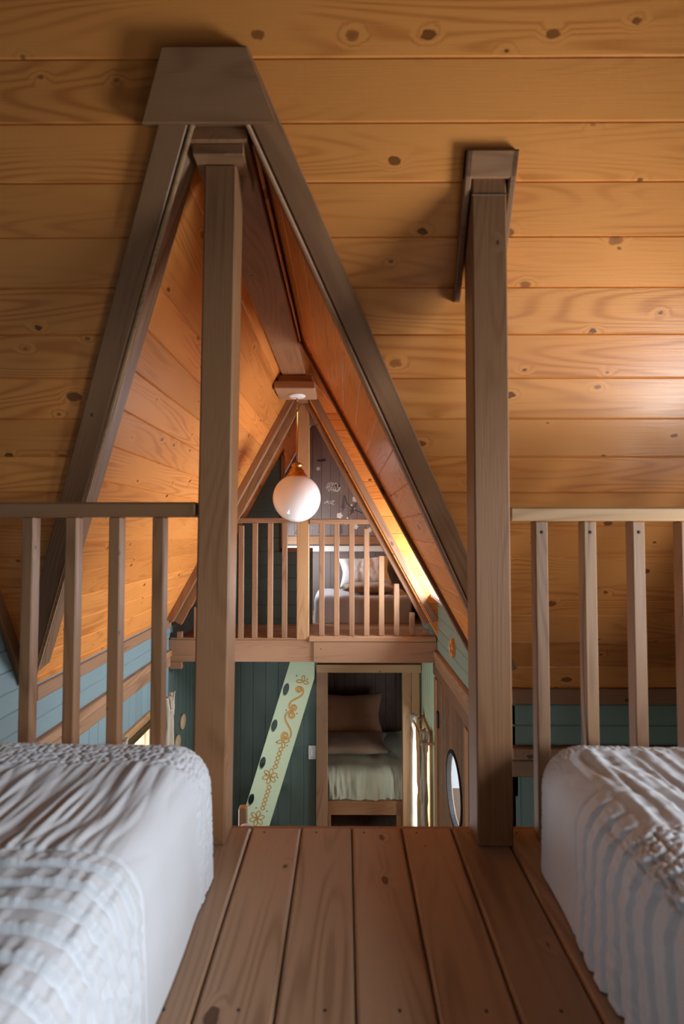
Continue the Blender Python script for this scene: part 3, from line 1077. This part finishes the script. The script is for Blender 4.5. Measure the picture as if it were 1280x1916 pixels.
FBL = [-1.30, -1.17, -1.045, -0.925, -0.827, -0.720, -0.600, -0.488]
FBR = [-0.199, -0.083, 0.034, 0.150, 0.265, 0.382, 0.502, 0.612]
bal = [(x, -0.012, cut(x if x > 0 else x + 0.0)) for x in FBL] + [(x, 0.006, cut(x + 0.04)) for x in FBR]
bal = [(x, a, max(b, a + 0.05)) for x, a, b in bal]
railing('far_loft_railing', 'pale baluster railing of the far loft cut to the rafters', (-0.3, YF, -0.02),
        [(-0.87, -0.373, 0.880, 0.920, YF - 0.012, YF + 0.048, RAILW), (-0.276, 0.285, 0.872, 0.912, YF - 0.014, YF + 0.048, RAILW),
         (XL + 0.01, -0.373, -0.022, -0.010, YF - 0.004, YF + 0.058, RAILW), (-0.276, XW - 0.004, -0.034, 0.006, YF - 0.026, YF + 0.058, RAILW)],
        bal, 0.041, 0.034, YF + 0.002, [RAILW])
p3 = empty('wooden_post', (-0.325, YF + 0.05, -0.03), 'light square post in the middle of the far loft railing', 'post')
box('shaft', -0.372, -0.277, YF - 0.006, YF + 0.085, -0.023, BZ - 0.037, LIGHTP, p3, 'z', 0.004)

# ---------------- beds
YS = np.concatenate([np.linspace(-0.75, 0.44, 30), np.arange(0.445, 1.335, 0.0036), [1.338]])


def q_left(p, n):
    x, y, z = p[:, 0], p[:, 1], p[:, 2]
    side = np.clip(n[:, 0], 0, 1)
    end = np.clip(n[:, 1], 0, 1)
    a = np.where(side > 0.5, z * 1.0, x)
    run = x - np.minimum(0, z - 0.3) * 1.0
    d = (vnoise(x * 5, y * 5 + z * 3, 3) - 0.5) * 0.02
    pop = sstep(1.15, 1.19, y + 0.02 * (vnoise(x * 8, y * 2, 4) - 0.5))
    d += pop * (tufts(run / 0.0135, (y - z) / 0.0135, 2) ** 0.7 * 0.010 - 0.004)
    pl = sstep(0.84, 0.88, y) * (1 - pop) * (1 - 0.85 * side)
    wv = x * 34 + 3.0 * vnoise(x * 4, y * 5, 8) + y * 4
    d += pl * ((np.abs(np.sin(wv * 2.3)) ** 0.7) * 0.0045 * (0.4 + vnoise(x * 20, y * 5, 10)) + (vnoise(x * 95, y * 7, 9) - 0.5) * 0.009 + (vnoise(x * 40, y * 4, 19) - 0.5) * 0.008)
    rw = 1 - sstep(0.84, 0.88, y)
    yy = y + 0.012 * (vnoise(run * 14, y * 3, 11) - 0.5) + 0.05 * (vnoise(run * 2.2, y * 0.5, 12) - 0.5)
    fr = (yy / 0.042) % 1.0
    gv = np.exp(-((fr - 0.5) / 0.10) ** 2)
    d += rw * (0.006 * (1 - np.abs(2 * ((fr + 0.5) % 1.0) - 1) ** 3) - gv * 0.010 + (vnoise(run * 85, yy * 14, 13) - 0.5) * 0.0062 * (1 - gv) + (vnoise(run * 35, yy * 10, 14) - 0.5) * 0.003 + tufts(run / 0.011, yy / 0.011, 6) * 0.005 * np.exp(-((fr - 0.68) / 0.12) ** 2))
    return d


def fl_left(p, n):
    t = np.clip(1 - p[:, 2] / 0.3, 0, 1)
    p[:, 0] += np.where(n[:, 0] > 0.4, 0.018 * t, 0)
    return p


bl = empty('bed', (-0.84, 0.3, 0), 'low bed with white ruffled quilt beside the teal wall', 'bed', 'loft beds')
XS = np.concatenate([np.linspace(XL + 0.02, -1.12, 12), np.arange(-1.115, -0.3345, 0.0042), [-0.332]])
rbox('quilt', XS, YS, np.linspace(0.004, 0.300, 70), 0.085, QUILT, bl, q_left, fl_left)


def q_right(p, n):
    x, y, z = p[:, 0], p[:, 1], p[:, 2]
    side = np.clip(-n[:, 0], 0, 1)
    top = np.clip(n[:, 2], 0, 1)
    run = x + np.minimum(0, z - 0.3)
    d = (vnoise(x * 5, y * 5 + z * 3, 23) - 0.5) * 0.02
    edge = sstep(1.24, 1.29, y) * 0.7
    pop = sstep(0.95, 0.90, y + 0.03 * (vnoise(x * 8, y * 2, 4) - 0.5)) * sstep(0.62, 0.66, y) * sstep(0.25, 0.75, top)
    pop = np.maximum(pop, edge)
    d += pop * (tufts(run / 0.0135, (y - z) / 0.0135, 2) ** 0.7 * 0.011 - 0.004)
    pl = sstep(0.90, 0.96, y) * (1 - edge) * (1 - 0.8 * side)
    wv = x * 30 + 2.4 * vnoise(x * 4, y * 5, 28) - y * 3
    d += pl * ((np.abs(np.sin(wv * 2.3)) ** 0.7) * 0.004 * (0.4 + vnoise(x * 20, y * 5, 10)) + (vnoise(x * 90, y * 9, 29) - 0.5) * 0.009 + (vnoise(x * 40, y * 4, 39) - 0.5) * 0.009 + (vnoise(x * 60, y * 60, 30) - 0.5) * 0.004)
    yy = y + 0.010 * (vnoise(run * 14, y * 3, 31) - 0.5) + 0.03 * (vnoise(run * 3, y, 12) - 0.5)
    fr = (yy / 0.045) % 1.0
    rw = (1 - sstep(1.02, 1.16, y)) * sstep(0.3, 0.8, side)
    rw = np.maximum(rw, (1 - sstep(0.62, 0.66, y)))
    gv = np.exp(-((fr - 0.5) / 0.10) ** 2)
    d += rw * (0.005 * (1 - np.abs(2 * ((fr + 0.5) % 1.0) - 1) ** 3) - gv * 0.006 + (vnoise(run * 85, yy * 16, 33) - 0.5) * 0.006 * (1 - gv) + tufts(run / 0.011, yy / 0.011, 6) * 0.004 * np.exp(-((fr - 0.68) / 0.12) ** 2))
    return d


def fl_right(p, n):
    t = np.clip(1 - p[:, 2] / 0.3, 0, 1)
    p[:, 0] -= np.where(n[:, 0] < -0.4, 0.004 * t, 0)
    return p


br = empty('bed', (1.05, 0.3, 0), 'low bed with white tufted quilt beside the collared post', 'bed', 'loft beds')
XS = np.concatenate([[0.474], np.arange(0.478, 1.25, 0.0042), np.linspace(1.26, XG - 0.03, 12)])
rbox('quilt', XS, YS + 0.028, np.linspace(0.004, 0.298, 70), 0.10, QUILT, br, q_right, fl_right)

bf = empty('bed', (0.17, 5.3, -0.05), 'bed with grey sheet behind the far loft railing', 'bed')
rbox('mattress', np.linspace(-0.29, 0.635, 60), np.linspace(5.0, 5.70, 40), np.linspace(-0.049, 0.20, 24), 0.05, SHEET, bf,
     lambda p, n: (vnoise(p[:, 0] * 12, p[:, 1] * 6 + p[:, 2] * 8, 3) - 0.5) * 0.012 + (vnoise(p[:, 0] * 30, p[:, 1] * 9, 5) - 0.5) * 0.006)
pillow('pillow', 0.25, 5.26, 0.256, 0.50, 0.30, 0.09, RX(2), TAN, 'tan pillow lying flat under the white one on the far bed', 5)
pillow('pillow', 0.215, 5.565, 0.390, 0.50, 0.32, 0.14, RX(55) @ RZ(3), PILLOWW, 'white pillow leaning on the tan one in the far loft', 9)


def q_duvet(p, n):
    x, y, z = p[:, 0], p[:, 1], p[:, 2]
    low = np.clip(-n[:, 1], 0, 1) + sstep(-1.5, -1.65, z) * 0.5
    d = (vnoise(x * 7, y * 5 + z * 5, 3) - 0.5) * 0.05
    d += low * ((vnoise(x * 34 + z * 4, z * 5, 7) - 0.5) * 0.030 + (vnoise(x * 70, z * 9, 8) - 0.5) * 0.012)
    return d


bn = empty('bed', (0.19, 5.55, -1.708), 'bunk bed with cream green duvet inside the doorway nook', 'bed')
rbox('duvet', np.linspace(NX0 + 0.02, NX1 - 0.02, 150), np.linspace(5.045, NY1 - 0.03, 50), np.linspace(-1.706, -1.43, 34), 0.12, DUVET, bn, q_duvet)
pillow('pillow', 0.02, 5.46, -1.345, 0.78, 0.40, 0.12, RX(2), TAN, 'brown pillow lying flat on the bunk in the nook', 15)
pillow('pillow', 0.03, 5.83, -1.195, 0.72, 0.44, 0.15, RX(60), RUST, 'rust brown pillow propped up on the bunk in the nook', 12)

# ---------------- pendant lamp
LX, LY = -0.328, 3.60
ZP = BZ - 0.098
lamp = empty('pendant_lamp', (LX, LY, ZP), 'white glass globe pendant with brass cap hanging in the hall', 'lamp')
T = lambda z: Matrix.Translation((LX, LY, z))
lathe('ceiling_plate', [(0.0001, -0.016), (0.03, -0.016), (0.052, -0.012), (0.060, -0.004), (0.060, 0.0)], WHITEP, lamp, T(ZP))
GZ, GR = 1.043, 0.164
sp = [(max(0.0001, GR * math.sin(t)), -GR * math.cos(t)) for t in np.linspace(0.0, math.pi * 0.86, 40)]
lathe('globe', sp, OPAL, lamp, T(GZ), 48)
zc = GZ + GR * 0.90
lathe('cap', [(0.073, -0.012), (0.074, 0.004), (0.062, 0.016), (0.056, 0.026), (0.050, 0.030), (0.052, 0.040), (0.046, 0.046), (0.036, 0.056), (0.034, 0.070), (0.040, 0.074),
              (0.042, 0.080), (0.034, 0.088), (0.020, 0.096), (0.010, 0.102), (0.0001, 0.104)], BRASS, lamp, T(zc))
tube('rod', [(0, 0, zc + 0.10 - ZP), (0, 0, -0.115)], 0.0055, BRASS, lamp, 8, T(ZP))
for k in range(4):
    zk = -0.024 - 0.026 * k
    pts = [(0.008 * math.cos(t) * (1 if k % 2 else 0), 0.008 * math.cos(t) * (0 if k % 2 else 1), zk + 0.017 * math.sin(t)) for t in np.linspace(0, 2 * math.pi, 13)[:-1]]
    tube('chain_link', pts, 0.0028, BRASS, lamp, 6, T(ZP), 1.0, True)

# ---------------- ladder
lad = empty('ladder', (-0.95, 4.38, ZF), 'mint painted ladder with carved ochre scrolls leaning up to the far loft', 'ladder')
dl = Vector((0.300, 0, 1.0)).normalized()                 # up the stringer
e_l = lambda z: -0.447 + 0.3065 * (z + 0.252)             # edges at height z
e_r = lambda z: -0.249 + 0.3065 * (z + 0.390)
zb = ZF + 0.002
outer = [(e_l(zb), zb), (e_r(zb), zb), (e_r(-0.39), -0.39), (-0.249, -0.194), (e_l(-0.194), -0.194)]
FLD = frame((0, 4.35, 0), X_, Z_)
rungs = [(-0.481, -0.477), (-0.576, -0.770), (-0.670, -1.070), (-0.762, -1.365), (-0.855, -1.66), (-0.945, -1.95)]
al = math.atan2(dl.x, dl.z)


def ell(cx, cz, a, b, n=20):
    return [(cx + a * math.cos(t) * math.cos(al) + b * math.sin(t) * math.sin(al), cz - a * math.cos(t) * math.sin(al) + b * math.sin(t) * math.cos(al)) for t in np.linspace(0, 2 * math.pi, n + 1)[:-1]]


for yo in (0.0, 0.57):
    st = prism('stringer', outer, [ell(cx, cz, 0.024, 0.053)[::-1] for cx, cz in rungs], 0.03 if yo == 0 else 0.02, MINT if yo == 0 else DKGREEN, lad, frame((0, 4.35 + yo, 0), X_, Z_))
    if yo == 0:
        front = st
for k in range(6):
    cx, cz = rungs[k][0] + 0.085, rungs[k][1] - 0.13
    box('rung', cx - 0.055, cx + 0.055, 4.382, 4.919, cz - 0.014, cz + 0.014, MINT, lad, 'y')
LW_ = frame((0, 4.348, 0), X_, Z_)


def lp(t, s):
    """stringer coordinates: t down from the top, s across from the centre line"""
    z = -0.39 - t
    xm = (e_l(z) + e_r(z)) / 2
    c, sn = math.cos(al), math.sin(al)
    return (xm + s * c + 0.0, z - s * sn, 0.0)


def scroll(pts, r=0.006, name='scroll'):
    tube(name, [lp(t, s) for t, s in pts], r, OCHRE, front, 6, LW_, 0.35)


def spiral(t0, s0, r0, turns, a0, dirn, n=40):
    return [(t0 + (r0 * (1 - 0.8 * i / n)) * math.cos(a0 + dirn * turns * 2 * math.pi * i / n),
             s0 + (r0 * (1 - 0.8 * i / n)) * math.sin(a0 + dirn * turns * 2 * math.pi * i / n)) for i in range(n + 1)]


def s_scroll(t0, t1, flip):
    """double spiral: curvature grows evenly with length"""
    n, smax = 160, 2.75
    ds = 2 * smax / n
    P, x, y = [], 0.0, 0.0
    for i in range(n // 2 + 1):
        P.append((x, y))
        sm = (i + 0.5) * ds
        x += math.cos(math.pi / 2 * sm * sm) * ds
        y += math.sin(math.pi / 2 * sm * sm) * ds
    pts = [(-a, -b) for a, b in P[::-1]][:-1] + P
    k = (t1 - t0) / 1.414
    c = math.cos(math.pi / 4)
    out = [((t0 + t1) / 2 + k * (a * c + b * c), 0.02 + flip * k * (b * c - a * c) * 1.15) for a, b in pts]
    scroll(out, 0.0072)


def petals(t0, s0, r, n, a0=0.0, span=2 * math.pi):
    for i in range(n):
        a = a0 + span * i / n
        pts = []
        for g in np.linspace(0, 2 * math.pi, 17)[:-1]:
            x, y = r * (0.55 + 0.45 * math.cos(g)), r * 0.24 * math.sin(g)
            pts.append((t0 + x * math.cos(a) - y * math.sin(a), s0 + x * math.sin(a) + y * math.cos(a)))
        scroll(pts + pts[:1], 0.0042, 'petal')


def twist(t0, t1, n=5):
    for sg in (-1, 1):
        scroll([(t0 + (t1 - t0) * i / 48, 0.02 + sg * 0.016 * math.sin(math.pi * n * i / 48)) for i in range(49)], 0.004, 'twist')


petals(0.015, 0.030, 0.048, 3, math.pi * 0.5, math.pi * 1.6)
s_scroll(0.085, 0.225, 1)
s_scroll(0.290, 0.450, -1)
petals(0.500, 0.02, 0.05, 4, 0.4)
twist(0.545, 0.720)
petals(0.785, 0.0, 0.060, 6)
twist(0.850, 1.05, 6)
petals(1.12, 0.0, 0.06, 6)
for t in (-0.015, 0.262, 0.52, 0.775, 1.045):
    for s in (-0.03, 0.062):
        x, y, z = lp(t, s)
        lathe('screw_head', [(0.0001, 0.001), (0.004, 0.0008), (0.0045, -0.001)], SCREW, front, LW_ @ Matrix.Translation((x, y, 0.0025)), 8)

# ---------------- small things on the walls
sw = empty('light_switch', (-0.300, YE, -1.23), 'white light switch on the dark green wall by the bunk doorway', 'switch')
box('plate', -0.335, -0.266, YE - 0.008, YE, -1.292, -1.168, WHITEP, sw, 'z')
box('rocker', -0.316, -0.286, YE - 0.013, YE - 0.008, -1.262, -1.198, WHITEP, sw, 'z', 0.002)
for yy, zz, lb in ((4.44, -0.77, 'pale wooden wall disc, the upper of two near the curtain'), (4.305, -0.892, 'pale wooden wall disc, the lower of two near the curtain')):
    dsc = empty('wall_disc', (XL, yy, zz), lb, 'wall disc', 'wooden discs on the dark green wall')
    lathe('disc', [(0.0001, 0.022), (0.056, 0.022), (0.062, 0.018), (0.062, 0.0)], PALEWOOD, dsc, Matrix.Translation((XL, yy, zz)) @ RY(90), 28)
fw = empty('flower_ornament', (XW, 3.46, 0.055), 'orange wooden flower cutout on the sage green wall', 'ornament')
for k in range(5):
    a = 2 * math.pi * k / 5 + 0.3
    cy, cz = 0.034 * math.cos(a), 0.034 * math.sin(a)
    pts = [(cy + 0.028 * math.cos(t) * (1 if True else 0), cz + 0.028 * math.sin(t)) for t in np.linspace(0, 2 * math.pi, 19)[:-1]]
    prism('petal', pts, [], 0.022, ORANGEW, fw, frame((XW - 0.022, 3.46, 0.055), -Y_, Z_), 0.0)
prism('centre', [(0.018 * math.cos(t), 0.018 * math.sin(t)) for t in np.linspace(0, 2 * math.pi, 17)[:-1]], [], 0.03, PALEWOOD, fw, frame((XW - 0.030, 3.46, 0.055), -Y_, Z_))

nw = empty('newel_post', (-0.565, 3.05, ZF), 'brown stair post with a pale round knob below the ladder', 'post')
box('shaft', -0.600, -0.555, 3.02, 3.07, ZF + 0.001, -0.745, STAIN, nw, 'z', 0.006)
lathe('knob', [(0.0001, -0.055), (0.026, -0.045), (0.040, -0.015), (0.042, 0.010), (0.030, 0.036), (0.0001, 0.048)], PINKGREY, nw, Matrix.Translation((-0.545, 2.95, -0.84)), 20)
box('knob_stem', -0.560, -0.530, 2.935, 3.021, -0.87, -0.845, PINKGREY, nw, 'y')


# ---------------- curtains
def curtain(name, label, x, sgn, yc, z1, z0, wtop, wmid, wbot, mat, seed, grp):
    """gathered hanging: ruffled head above a tie, pleats spreading downwards"""
    o = empty(name, (x, yc, z1), label, 'curtain', grp)
    nu, nv = 90, 60
    S, Tt = np.meshgrid(np.linspace(-1, 1, nu), np.linspace(0, 1, nv), indexing='ij')
    wd_ = np.interp(Tt, [0, 0.05, 0.10, 0.30, 1.0], [wtop, wtop * 0.8, wmid, (wmid + wbot) / 2, wbot]) / 2
    amp = np.interp(Tt, [0, 0.05, 0.10, 0.35, 1.0], [0.026, 0.018, 0.012, 0.022, 0.026])
    ph = S * 14 + 2.0 * vnoise(S * 3 + seed, Tt * 2, seed)
    Yv = yc + S * wd_ + 0.006 * np.sin(ph * 1.7)
    Xv = x + sgn * (amp * np.sin(ph) + 0.012 * (vnoise(S * 6, Tt * 12, seed + 2) - 0.5) * np.where(Tt < 0.12, 3, 1))
    Zv = z1 + (z0 - z1) * Tt + np.where(Tt < 0.02, 0.012 * (vnoise(S * 12, Tt, seed + 1) - 0.5) * 2, 0) - np.where(Tt > 0.98, 0.02 * vnoise(S * 4, Tt, seed), 0)
    v = [(Xv[i, j], Yv[i, j], Zv[i, j]) for i in range(nu) for j in range(nv)]
    f = [(i * nv + j, (i + 1) * nv + j, (i + 1) * nv + j + 1, i * nv + j + 1) for i in range(nu - 1) for j in range(nv - 1)]
    m = mobj('drape', [(a - x, b - yc, c - z1) for a, b, c in v], f, mat, o, Matrix.Translation((x, yc, z1)), True)
    s = m.modifiers.new('thickness', 'SOLIDIFY')
    s.thickness = 0.0025
    zt_ = (z0 - z1) * 0.085
    ring = [(sgn * 0.022 * math.cos(t), wmid * 0.42 * math.sin(t), zt_) for t in np.linspace(0, 2 * math.pi, 25)[:-1]]
    tube('tie', ring, 0.008, mat, o, 8, Matrix.Translation((x, yc, z1)), 1.0, True)
    return o


curtain('curtain', 'cream tied curtain at the far end of the hall window', XL + 0.065, 1, 3.93, -0.395, -1.60, 0.17, 0.10, 0.17, CURT, 3, 'hall window curtains')
curtain('curtain', 'cream tied curtain peeping over the bed, near end of the hall window', XL + 0.065, 1, 3.06, -0.395, -1.60, 0.17, 0.09, 0.14, CURT, 6, 'hall window curtains')
rd = empty('curtain_rod', (XL, 3.5, -0.475), 'thin olive brass curtain rod across the bright hall window', 'curtain rod')
for dz in (0.0, -0.022):
    tube('rod', [(XL + 0.055, 2.72, -0.470 + dz), (XL + 0.055, 4.03, -0.470 + dz)], 0.008, GREENROD, rd)
for yy in (2.70, 4.03):
    box('bracket', XL + 0.001, XL + 0.066, yy - 0.006, yy + 0.006, -0.505, -0.46, GREENROD, rd, 'x', 0.001)
curtain('curtain', 'cream tied curtain by the doorway frame in the nook window', XW - 0.105, -1, 4.72, -0.80, -1.76, 0.11, 0.06, 0.13, CURT, 11, 'nook window curtains')
curtain('curtain', 'beige tied curtain beside the plank door hinge', XW - 0.070, -1, 4.33, -0.80, -2.05, 0.10, 0.055, 0.13, CURT2, 14, 'nook window curtains')
rd = empty('curtain_rod', (XW, 4.5, -0.865), 'short wooden curtain rod over the nook window', 'curtain rod')
tube('rod', [(XW - 0.085, 4.24, -0.868), (XW - 0.098, 4.80, -0.868)], 0.009, LIGHTP, rd)
box('bracket', XW - 0.094, XW - 0.001, 4.235, 4.25, -0.88, -0.86, RAILW, rd, 'x', 0.001)
box('bracket', XW - 0.104, XW - 0.001, 4.79, 4.805, -0.88, -0.86, RAILW, rd, 'x', 0.001)

# ---------------- painted flowers on the mural wall
FP = frame((0, YM - 0.0012, 0), X_, Z_)


def blossom(cx, cz, r, mat=PETAL, n=5, name='painted_flower'):
    pts = []
    for t in np.linspace(0, 2 * math.pi, 41)[:-1]:
        q = r * (0.72 + 0.28 * abs(math.cos(n * t / 2)))
        pts.append((cx + q * math.cos(t), cz + q * math.sin(t)))
    prism(name, pts, [], 0.003, mat, wm, FP)


def branch(pts, r, mat=SPRIG, name='painted_branch'):
    tube(name, [(p[0], p[1], 0) for p in pts], r, mat, wm, 5, FP, 0.25)


def fern(x0, z0, x1, z1, n=7, ln=0.035):
    branch([(x0, z0), (x1, z1)], 0.003, SPRIG, 'painted_stem')
    dx, dz = x1 - x0, z1 - z0
    q = math.hypot(dx, dz)
    ux, uz = dx / q, dz / q
    for i in range(n):
        u = 0.2 + 0.8 * i / (n - 1)
        px, pz = x0 + dx * u, z0 + dz * u
        l = ln * (1.1 - 0.6 * u)
        for s in (-1, 1):
            ex, ez = ux * 0.5 - s * uz * 0.86, uz * 0.5 + s * ux * 0.86
            c = [(px, pz), (px + ex * l * 0.5 - ez * l * 0.16, pz + ez * l * 0.5 + ex * l * 0.16), (px + ex * l, pz + ez * l), (px + ex * l * 0.5 + ez * l * 0.16, pz + ez * l * 0.5 - ex * l * 0.16)]
            prism('painted_leaf', c, [], 0.003, SPRIG, wm, FP)


for cx, cz, r in ((-0.29, 1.50, 0.022), (0.115, 1.165, 0.034), (-0.055, 0.985, 0.034), (0.065, 0.93, 0.026), (0.01, 0.905, 0.02), (0.03, 0.955, 0.014), (0.12, 0.865, 0.03),
                  (0.075, 1.10, 0.012), (0.105, 1.06, 0.012), (-0.50, 0.98, 0.03), (0.27, 0.83, 0.028)):
    blossom(cx, cz, r)
for i in range(60):
    a, q = random.random() * 6.28, math.sqrt(random.random())
    blossom(-0.12 + 0.085 * q * math.cos(a), 1.30 + 0.055 * q * math.sin(a), 0.009, n=4)
for i in range(22):
    a, q = random.random() * 6.28, math.sqrt(random.random())
    blossom(-0.16 + 0.06 * q * math.cos(a), 1.13 + 0.03 * q * math.sin(a), 0.008, n=4)
for cx, cz in ((0.21, 1.01), (0.20, 0.92), (-0.36, 0.85), (-0.45, 0.82)):
    blossom(cx, cz, 0.018, BLUEP)
branch([(0.34, 0.77), (0.32, 0.95), (0.285, 1.05), (0.275, 1.20), (0.24, 1.33)], 0.008)
branch([(0.315, 0.97), (0.22, 1.0), (0.10, 1.05), (0.02, 1.12), (0.0, 1.2)], 0.005)
branch([(0.285, 1.06), (0.36, 0.99), (0.40, 0.98)], 0.004)
fern(-0.02, 1.03, -0.01, 1.20, 8)
fern(0.06, 0.99, 0.13, 1.13, 8)
fern(-0.05, 0.77, -0.04, 0.88, 6, 0.04)
fern(0.06, 0.77, 0.10, 0.89, 6, 0.04)
fern(-0.27, 0.77, -0.25, 0.87, 5, 0.04)
fern(-0.52, 0.74, -0.48, 0.92, 6, 0.05)
fern(0.38, 0.86, 0.41, 0.98, 5, 0.03)
prism('painted_bird', [(-0.30, 1.60), (-0.22, 1.61), (-0.20, 1.59), (-0.24, 1.575), (-0.30, 1.58)], [], 0.003, SPRIG, wm, FP)
